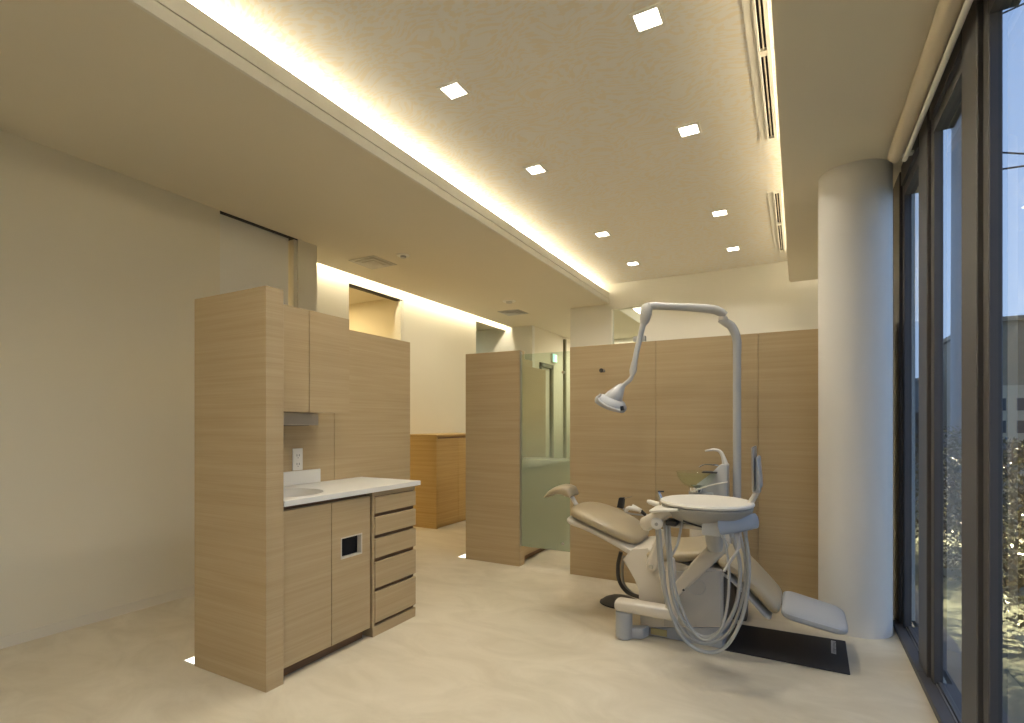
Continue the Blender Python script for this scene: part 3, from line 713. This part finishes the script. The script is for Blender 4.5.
# right instrument holder (blue grey bar)
a, b = P(722, 527, 2.50), P(755, 521, 2.62)
t = NB(); dd = b-a
loft(t, [(a-dd*.02, .030, .022), (a, .036, .034), (a+dd*.5, .038, .037), (b, .036, .034), (b+dd*.04, .028, .022)], 3.2, up=(.3, .95, 0)); obj('instrument_holder', t, 'grey', du)
a2 = P(707, 527, 2.52)
t = NB(); box(t, a2.x-.02, a2.x+.065, 2.49, 2.56, a2.z-.035, a2.z+.035, .010, 2); obj('holder_joint', t, 'lgrey', du)
# little nozzles under the holder
for u, v, y in ((723, 536, 2.50), (731, 535.5, 2.53), (739, 534.5, 2.56), (745, 534, 2.59)):
    a = P(u, v-3, y); t = NB(); cyl(t, (a.x, y, a.z+.012), (a.x+.002, y, a.z-.022), .011, 14, r2=.008); obj('nozzle', t, 'lgrey', du)
# hoses
HOS = [([(659, 525, 2.53), (662, 562, 2.52), (667, 597, 2.52), (677, 628.6, 2.52), (692.7, 647, 2.53), (711.8, 652.4, 2.55), (727.7, 644.5, 2.57), (740.4, 622, 2.58), (746.7, 596.8, 2.59), (749, 565, 2.59), (745, 532, 2.59)], .0085),
       ([(665.6, 524, 2.55), (668.8, 562, 2.54), (673.6, 600, 2.55), (686, 625, 2.55), (702, 636.5, 2.56), (718, 633, 2.57), (731, 617, 2.57), (738.5, 593.6, 2.57), (739.5, 562, 2.57), (731, 532, 2.53)], .0085),
       ([(669, 524, 2.56), (673, 577, 2.50), (683, 612, 2.50), (696, 635, 2.505), (708, 640, 2.51), (720, 630, 2.51), (727, 607, 2.51), (729, 571, 2.51), (723, 532, 2.50)], .0062),
       ([(656.5, 526, 2.58), (661, 575, 2.56), (670, 610, 2.56), (688, 636, 2.57), (706, 644, 2.60), (724, 637, 2.62), (736, 619, 2.62), (744, 590, 2.62), (745, 560, 2.60), (739, 531, 2.56)], .0075)]
for pts, r in HOS:
    t = NB(); tube(t, [P(*p) for p in pts], r, 10, sm=6); obj('hose', t, 'hose', du)
t = NB(); tube(t, [P(738, 536, 2.48), P(738.5, 548, 2.47), P(731, 560, 2.46), P(724, 571, 2.46)], .0062, 10, sm=6); obj('hose', t, 'lgrey', du)
t = NB(); tube(t, [P(682, 522, 2.56), P(677, 545, 2.55), P(669, 558, 2.55), P(667, 548, 2.55), P(664, 526, 2.56)], .006, 10, sm=6); obj('hose', t, 'lgrey', du)
# x-ray viewer arm and panel on the right
t = NB(); tube(t, [P(745, 517, 2.68), P(749, 506, 2.68), P(757, 492, 2.69)], [.013, .014, .013], 14, sm=3); vw = obj('viewer_arm', t, 'cream', du)
a = P(757, 491, 2.69)
t = NB(); box(t, a.x-.018, a.x+.016, 2.66, 2.72, a.z-.006, a.z+.016, .005, 2); obj('viewer_clamp', t, 'lgrey', vw)
b1, t1 = P(753.5, 490, 2.64), P(752.8, 447, 2.64)
t = NB(); prism(t, [(b1.x-.004, b1.z), (b1.x+.007, b1.z), (t1.x+.005, t1.z), (t1.x-.005, t1.z)], 'y', 2.60, 2.82, .003, 1); obj('viewer_panel', t, 'steel', du)
b1, t1 = P(758, 490, 2.64), P(757, 457, 2.64)
t = NB(); prism(t, [(b1.x-.010, b1.z), (b1.x+.012, b1.z), (b1.x+.010, b1.z+.05), (t1.x+.006, t1.z), (t1.x-.006, t1.z)], 'y', 2.62, 2.80, .006, 2); obj('viewer_frame', t, 'lgrey', du)

# ================================================================== SPITTOON UNIT WITH LAMP
su = thing('spittoon_unit', (-.42, 3.5, 0), 'pale spittoon unit behind the dental chair carrying the tall lamp pole', 'dental spittoon')
def px5(u, v): p = P(u, v, 3.46); return (p.x, p.z)
t = NB(); prism(t, [px5(689, 520), px5(690, 489), px5(700, 482), px5(712, 473), (px5(721, 464)), px5(728, 464), px5(728.5, 520)], 'y', 3.41, 3.54, .008, 2)
obj('upper_housing', t, 'lgrey', su)
t = NB(); box(t, -.60, -.36, 3.42, 3.56, .0, .62, .02, 3); obj('unit_cabinet', t, 'cream', su)
a = P(728, 600, 3.48)
t = NB(); box(t, -.36, -.27, 3.43, 3.55, .0, .30, .01, 2); obj('pole_foot', t, 'foot', su)
bc0 = P(696, 487, 3.40)
R0 = .118
t = NB(); lathe(t, [(0, .0), (.045, .001), (.072, .012), (.097, .038), (.112, .066), (R0, .092), (R0+.004, .094), (R0-.004, .094), (.108, .068), (.092, .041), (.068, .017), (.040, .006), (0, .005)], bc0, 48); bwl = obj('glass_bowl', t, 'bowl', su)
t = NB(); lathe(t, [(0, -.030), (.038, -.03), (.044, -.001), (0, -.001)], bc0, 32); obj('bowl_drain', t, 'chrome', su)
t = NB(); lathe(t, [(0, .008), (.03, .008), (.034, .014), (.0, .016)], bc0, 24); obj('bowl_screen', t, 'chrome', su)
t = NB(); box(t, bc0.x-.02, bc0.x+.10, 3.395, 3.50, bc0.z-.05, bc0.z-.031, .006, 2); obj('bowl_bracket', t, 'lgrey', su)
t = NB(); tube(t, [P(725.5, 466, 3.46), P(723.5, 458, 3.46), P(720, 451.5, 3.46), P(714, 449.7, 3.45), P(705, 450.8, 3.44)], [.020, .013, .010, .009, .005], 12, sm=5); obj('cup_filler', t, 'whitegloss', su)
t = NB(); tube(t, [P(718.5, 468, 3.44), P(718, 465.5, 3.44), P(711, 464.5, 3.43), P(704, 464.5, 3.42), P(699, 467, 3.41)], .0045, 8, sm=4); obj('rinse_pipe', t, 'chrome', su)
a, b = P(703, 471.5, 3.43), P(718, 471, 3.43)
t = NB(); box(t, a.x, b.x, 3.38, 3.46, a.z-.005, a.z+.003, .002, 1); obj('cup_shelf', t, 'dark', su)
t = NB(); tube(t, [P(692, 492, 3.36), P(708, 486, 3.36), P(728, 482, 3.36)], .0045, 8, sm=4); obj('rest_rod', t, 'whitegloss', su)
# assistant holder over the chair back
a, b = P(629, 508, 3.40), P(650, 514, 3.40)
t = NB(); tube(t, [P(626, 511.5, 3.4), a, P(641, 510.5, 3.4)], [.012, .015, .013], 14, sm=3); obj('suction_handle', t, 'whitegloss', su)
t = NB(); tube(t, [P(632, 506, 3.42), P(641, 511, 3.42)], [.014, .015], 14); obj('suction_tip', t, 'whitegloss', su)
t = NB(); tube(t, [P(641, 511, 3.42), P(646, 515.5, 3.42)], .011, 14); obj('suction_sleeve', t, 'dark', su)
t = NB(); tube(t, [P(646, 515.5, 3.42), P(665, 521, 3.44), P(692, 520, 3.47)], .012, 12, sm=4); obj('holder_arm', t, 'lgrey', su)
a = P(621, 503, 3.40)
t = NB(); prism(t, [xz(617.5, 507, 3.4), xz(623.5, 508.5, 3.4), xz(624.5, 497.5, 3.4), xz(619.5, 497.5, 3.4)], 'y', 3.38, 3.42, .003, 1); sy_ = obj('syringe_grip', t, 'dark', su)
t = NB(); tube(t, [P(624, 498.5, 3.4), P(632, 496.5, 3.4)], .0035, 8); obj('syringe_needle', t, 'chrome', sy_)
t = NB(); tube(t, [P(623, 508, 3.41), P(628, 513, 3.41), P(646, 515.5, 3.42)], .006, 8, sm=4); obj('syringe_arm', t, 'lgrey', su)
# lamp pole
pb = P(736.5, 500, 3.49)
top = P(737, 352, 3.49)
t = NB(); cyl(t, (top.x, 3.49, .30), (top.x, 3.49, top.z), .0235, 24); obj('lamp_pole', t, 'lgrey', su)
t = NB(); tube(t, [(top.x, 3.49, top.z-.01), P(737, 342, 3.49), P(735, 333, 3.49), P(731, 326, 3.485), P(725, 322, 3.48), P(720, 319, 3.475)], [.024, .025, .026, .027, .025, .022], 20, sm=5); obj('pole_bend', t, 'lgrey', su)
j = P(723, 318, 3.475)
t = NB(); cyl(t, (j.x, j.y, j.z-.014), (j.x, j.y, j.z+.006), .028, 24, bev=.003); obj('joint_ring', t, 'whitegloss', su)
t = NB(); tube(t, [P(725.5, 315.5, 3.47), P(720, 312, 3.465), P(712, 309.2, 3.46), P(690, 307.5, 3.42), P(665, 306.3, 3.37), P(652, 306, 3.34), P(646, 309, 3.33)], [.022, .027, .027, .024, .023, .024, .024], 20, sm=5); la = obj('lamp_arm', t, 'lgrey', su)
e = P(646, 314, 3.33); e2 = P(643.5, 323, 3.33)
t = NB(); tube(t, [P(646.5, 304, 3.33), P(647, 306, 3.33), e, P(644.5, 321, 3.33), P(643, 325, 3.33)], [.024, .034, .037, .030, .018], 20); obj('elbow', t, 'lgrey', su)
t = NB(); tube(t, [P(643.5, 323, 3.33), P(637, 350, 3.29), P(633.5, 367, 3.26)], [.018, .017, .016], 16); obj('forearm', t, 'lgrey', su)
t = NB(); tube(t, [P(634.5, 362, 3.27), P(633, 371, 3.26), P(632, 375, 3.255)], [.018, .023, .014], 16); obj('wrist_joint', t, 'lgrey', su)
t = NB(); tube(t, [P(633, 372, 3.255), P(630.5, 379, 3.25), P(625, 384, 3.24), P(621, 387, 3.235)], [.012, .014, .013, .015], 14, sm=4); obj('wrist', t, 'lgrey', su)
# lamp head
hc = P(612, 400, 3.22)
n = Vector((-.30, -.12, -1)).normalized()
t = NB(); tube(t, [P(623, 385, 3.235), P(619, 390, 3.23), P(615, 396, 3.22), P(612.5, 400, 3.22)], [.018, .036, .054, .062], 20, sm=4); lh = obj('lamp_neck', t, 'lgrey', su)
ax = Vector((.45, -.10, 1)).normalized()
lc = P(611, 403, 3.22)
t = NB(); lathe(t, [(0, .040), (.05, .038), (.082, .028), (.100, .008), (.104, -.008), (.098, -.024), (.088, -.028), (.080, -.016), (.0, .000)], lc, 40, 1.0, 1.15, axis=ax); hd = obj('lamp_head', t, 'grey', su)
t = NB(); lathe(t, [(0, .0), (.078, -.0125), (.080, -.0135), (0, -.014)], lc, 36, 1.02, 1.15, axis=ax); obj('lamp_lens', t, 'chrome', hd)
g0 = P(603, 391, 3.16)
t = NB(); tube(t, [P(601, 394, 3.13), P(598, 399, 3.12), P(606, 406, 3.10), P(620, 411, 3.12)], .008, 10, sm=5); obj('lamp_handle', t, 'lgrey', hd)
a = P(623, 408, 3.2)
t = NB(); cyl(t, (a.x, a.y-.03, a.z+.01), (a.x+.006, a.y-.03, a.z-.016), .012, 14, bev=.002); obj('lamp_knob', t, 'dark', hd)

# foot control, mat
fc = thing('foot_control', (-1.03, 3.42, 0), 'dark grey foot pedal on the floor behind the chair base', 'foot pedal')
t = NB(); lathe(t, [(0, 0), (1, 0), (1.02, .006), (.98, .016), (.8, .036), (.5, .052), (.2, .058), (0, .059)], (-1.02, 3.37, 0), 40, .135, .10); obj('pedal_cover', t, 'foot', fc)
t = NB(); lathe(t, [(1.0, .001), (1.05, .003), (1.04, .012), (1.0, .013)], (-1.02, 3.37, 0), 40, .136, .101); obj('base_ring', t, 'dark', fc)
mt = thing('chair_mat', (-.06, 3.15, 0), 'flat black rubber floor mat below the foot of the dental chair', 'mat')
t = NB(); prism(t, [(-.34, 2.945), (.217, 2.940), (.227, 3.376), (-.32, 3.36)], 'z', .0005, .007, .002, 1); obj('mat_sheet', t, 'mat', mt)
t = NB(); prism(t, [(.150, 3.16), (.172, 3.155), (.180, 3.34), (.158, 3.345)], 'z', .0072, .0078); lbm = obj('mat_label', t, 'lgrey', mt, smooth=0)
t = NB()
for k in range(9):
    y = 3.175+k*.018; x = .158+.008*(k/9)
    box(t, x, x+.010+.002*(k % 3), y, y+.007, .0079, .0082)
obj('label_print', t, 'foot', lbm, smooth=0)

# ================================================================== OUTSIDE
tag(obj('pavement', B(.75, 40, -14, 45, -.25, -.12), 'pave', smooth=0), kind='structure')
bpy.data.objects['pavement'].name = 'ground_outside'
w = NB(); box(w, .62, .75, -3.2, 9.5, -.25, 0); struct('trim_2', w, 'alu', smooth=0)
def bush(x, y, h, wx, wy, nleaf, label):
    r = thing('hedge_shrub', (x, y, -.12), label, 'shrub', 'shrubs outside the windows')
    st_ = NB()
    for k in range(9):
        a = random.uniform(0, 2*PI); q = (x+wx*.7*math.cos(a), y+wy*.7*math.sin(a), h*random.uniform(.6, .95))
        tube(st_, [(x+.05*math.cos(a), y+.05*math.sin(a), -.12), (x+wx*.3*math.cos(a), y+wy*.3*math.sin(a), h*.4), q], [.016, .010, .004], 6, sm=3)
    obj('stems', st_, 'twig', r)
    t = NB()
    for k in range(nleaf):
        a = random.uniform(0, 2*PI); z = random.uniform(.02, 1); rad = math.sqrt(random.random())*(1-.35*z*z)
        c = Vector((x+wx*rad*math.cos(a), y+wy*rad*math.sin(a), -.1+h*z)); s = random.uniform(.022, .045)
        d = Vector((random.uniform(-1, 1), random.uniform(-1, 1), random.uniform(-.5, 1))).normalized()
        b = d.orthogonal().normalized(); b.rotate(Quaternion(d, random.uniform(0, 6.28)))
        m = c+d*s*.5
        v = [t.verts.new(q) for q in (c, m+b*s*.28, c+d*s*1.1, m-b*s*.28)]
        t.faces.new(v)
    obj('foliage', t, 'leaf', r, smooth=0, recalc=False)
bush(1.45, 4.2, 1.05, .5, .6, 3000, 'glinting hedge shrub outside the glass, nearest the camera')
bush(1.45, 5.4, 1.15, .5, .65, 5200, 'glinting dark hedge shrub beyond the middle window gap')
bush(1.5, 6.7, 1.15, .5, .7, 4200, 'third hedge shrub along the outside of the windows')
bush(1.6, 8.1, 1.2, .55, .7, 3600, 'fourth hedge shrub, seen through the narrow gap beside the column')
bush(2.2, 6.9, 1.05, .5, .7, 4200, 'leafy shrub in the second row seen through the right-hand pane')
bush(1.8, 9.6, 1.25, .6, .8, 2600, 'farthest dark hedge shrub outside the windows')
# utility pole, cables
up = thing('utility_pole', (2.30, 10.9, -.12), 'grey concrete utility pole standing outside beyond the second window', 'utility pole')
t = NB(); cyl(t, (2.30, 10.9, -.12), (2.30, 10.9, 9.5), .13, 20, r2=.10); obj('pole_shaft', t, 'pole', up)
t = NB(); box(t, 1.6, 3.0, 10.86, 10.94, 8.2, 8.3); box(t, 1.8, 2.8, 10.86, 10.94, 7.4, 7.48); obj('cross_arm', t, 'pole', up, smooth=0)
t = NB(); lathe(t, [(0, 0), (.2, 0), (.22, .1), (.22, .55), (.18, .65), (0, .68)], (2.30, 10.55, 6.2), 20); obj('transformer', t, 'hdark', up)
CB = [((2.30, 10.9, 8.3), (9.0, -4, 8.6), 1.0, 'cable from the pole top slanting over the street'),
      ((2.30, 10.9, 7.5), (12, 2, 7.6), .7, 'second cable crossing the sky in the right pane'),
      ((2.30, 10.9, 5.6), (14, 14, 5.2), .5, 'lower cable running away from the utility pole'),
      ((2.30, 10.9, 5.2), (16, 4, 5.0), .8, 'lowest cable crossing the sky above the far building'),
      ((2.55, 10.9, 8.3), (2.0, -6, 8.0), 1.3, 'cable running parallel to the windows from the pole'),
      ((9, 18, 7.0), (13, 3, 6.8), .6, 'thin far cable above the beige building')]
for a, b, sag, lb in CB:
    a, b = Vector(a), Vector(b); t = NB(); pts = [a.lerp(b, k/14)+Vector((0, 0, -sag*4*(k/14)*(1-k/14))) for k in range(15)]
    tube(t, pts, .014, 6); tag(obj('overhead_cable', t, 'wire'), lb, 'cable', 'overhead cables')
def building(x0, x1, y0, y1, h, mat, label, rows, cols, base=None):
    r = thing('building', ((x0+x1)/2, (y0+y1)/2, -.12), label, 'building')
    obj('wall', B(x0, x1, y0, y1, -.12, h), mat, r, smooth=0)
    obj('roof_edge', B(x0-.15, x1+.15, y0-.15, y1+.15, h, h+.16), mat, r, smooth=0)
    if base: obj('lower_cladding', B(x0-.02, x1, y0-.06, y0, -.12, base), 'bldg2', r, smooth=0)
    top = base or h
    for i in range(rows):
        for k in range(cols):
            xx = x0+(k+.5)*(x1-x0)/cols; zz = .1+i*(top-.2)/rows; ww = (x1-x0)/cols*.3; hh = (top-.2)/rows*.55
            obj('window', B(xx-ww, xx+ww, y0-.09, y0-.03, zz, zz+hh), 'bwin', r, smooth=0)
building(5.7, 17, 24, 30, 4.7, 'bldg', 'dull brown flat-roofed building across the street in the right pane', 3, 16, 2.5)
building(2.6, 5.2, 30, 36, 3.1, 'hdark', 'grey house far down the street beyond the utility pole', 1, 4)

# ================================================================== LIGHT
wd = bpy.data.worlds.new('dusk_sky'); scn.world = wd; wd.use_nodes = True
nt = wd.node_tree; N, L = nt.nodes, nt.links; N.clear()
out = N.new('ShaderNodeOutputWorld'); bg = N.new('ShaderNodeBackground'); L.new(bg.outputs[0], out.inputs[0])
tcn = N.new('ShaderNodeTexCoord'); sp = N.new('ShaderNodeSeparateXYZ'); L.new(tcn.outputs['Generated'], sp.inputs[0])
cr = N.new('ShaderNodeValToRGB'); L.new(sp.outputs['Z'], cr.inputs['Fac'])
cr.color_ramp.elements[0].position = 0; cr.color_ramp.elements[0].color = (.34, .44, .62, 1)
cr.color_ramp.elements[1].position = .8; cr.color_ramp.elements[1].color = (.19, .29, .52, 1)
nz = N.new('ShaderNodeTexNoise'); nz.inputs['Scale'].default_value = 3.2; nz.inputs['Detail'].default_value = 5; L.new(tcn.outputs['Generated'], nz.inputs['Vector'])
mr = N.new('ShaderNodeMapRange'); mr.inputs['From Min'].default_value = .5; mr.inputs['From Max'].default_value = .75; mr.inputs['To Max'].default_value = .5; L.new(nz.outputs['Fac'], mr.inputs['Value'])
mx = N.new('ShaderNodeMix'); mx.data_type = 'RGBA'; L.new(mr.outputs[0], mx.inputs['Factor']); L.new(cr.outputs['Color'], mx.inputs['A']); mx.inputs['B'].default_value = (.38, .46, .62, 1)
L.new(mx.outputs['Result'], bg.inputs['Color']); bg.inputs['Strength'].default_value = 1.45

WARM = (1, .94, .78); COVE = (1, .94, .81)
def area(name, loc, rot, sx_, sy_, e, col=WARM):
    L_ = bpy.data.lights.new(name, 'AREA'); L_.shape = 'RECTANGLE'; L_.size = sx_; L_.size_y = sy_; L_.energy = e; L_.color = col
    o = bpy.data.objects.new(name, L_); COL.objects.link(o); o.location = loc; o.rotation_euler = rot; return o
# tubes in the coves (aimed up and out), and in the slot (aimed down the wall)
area('cove_tube', (-2.32, 1.78, 2.862), (PI, math.radians(-58), 0), .03, 9.5, 235, COVE)
area('cove_tube', (.05, 1.55, 2.845), (PI, math.radians(58), 0), .03, 9.1, 150, COVE)
area('cove_tube', (-2.32, 8.05, 2.862), (PI, math.radians(-28), 0), .03, 2.6, 60, COVE)
area('slot_tube', (-4.095, 5.32, 2.80), (0, math.radians(30), 0), .02, 4.2, 27, (1, .90, .68))
# lamps of the side rooms and corridor
area('side_room_lamp', (-4.9, 2.0, 2.72), (0, 0, 0), .3, .3, 16, (1, .76, .40))
area('side_room_lamp', (-5.2, 4.2, 2.72), (0, 0, 0), .3, .3, 17, (1, .76, .40))
area('side_room_lamp', (-5.4, 6.9, 2.72), (0, 0, 0), .2, .2, 5, (.85, 1, .8))
area('corridor_lamp', (-2.9, 8.9, 2.72), (0, 0, 0), .3, .3, 12)
for gy in (4.6, 7.4):  # two unseen post lights, added to make the hedge leaves glint
    gl = thing('added_hedge_light', (2.75, gy, -.12), 'slim post lamp behind the hedge, %s of two' % ('nearer' if gy < 6 else 'farther'), 'garden lamp')
    t = NB(); cyl(t, (2.75, gy, -.12), (2.75, gy, 2.28), .03, 14); obj('post', t, 'alu', gl)
    t = NB(); lathe(t, [(0, 2.36), (.12, 2.34), (.13, 2.32), (.03, 2.31), (0, 2.31)], (2.75, gy, 0), 24); obj('hood', t, 'alu', gl)
    t = NB(); lathe(t, [(0, 2.30), (.03, 2.30), (.035, 2.28), (0, 2.27)], (2.69, gy, 0), 16); obj('bulb', t, 'lamp', gl)
    area('added_hedge_glow', (2.66, gy, 2.26), (0, math.radians(20), 0), .08, .08, 110, (1, .82, .50)).data.spread = math.radians(60)
area('back_room_fill', (-1.2, 8.1, 2.99), (0, 0, 0), .3, .3, 16)  # fill without a fixture, added to brighten the room behind the high window
area('passage_lamp', (-3.1, 5.2, 2.735), (0, 0, 0), .15, .15, 8)

vs = scn.view_settings; vs.view_transform = 'Standard'; vs.look = 'None'; vs.gamma = 1; vs.exposure = .56; vs.use_curve_mapping = False
scn.cycles.max_bounces = 10; scn.cycles.diffuse_bounces = 6; scn.cycles.sample_clamp_indirect = 6
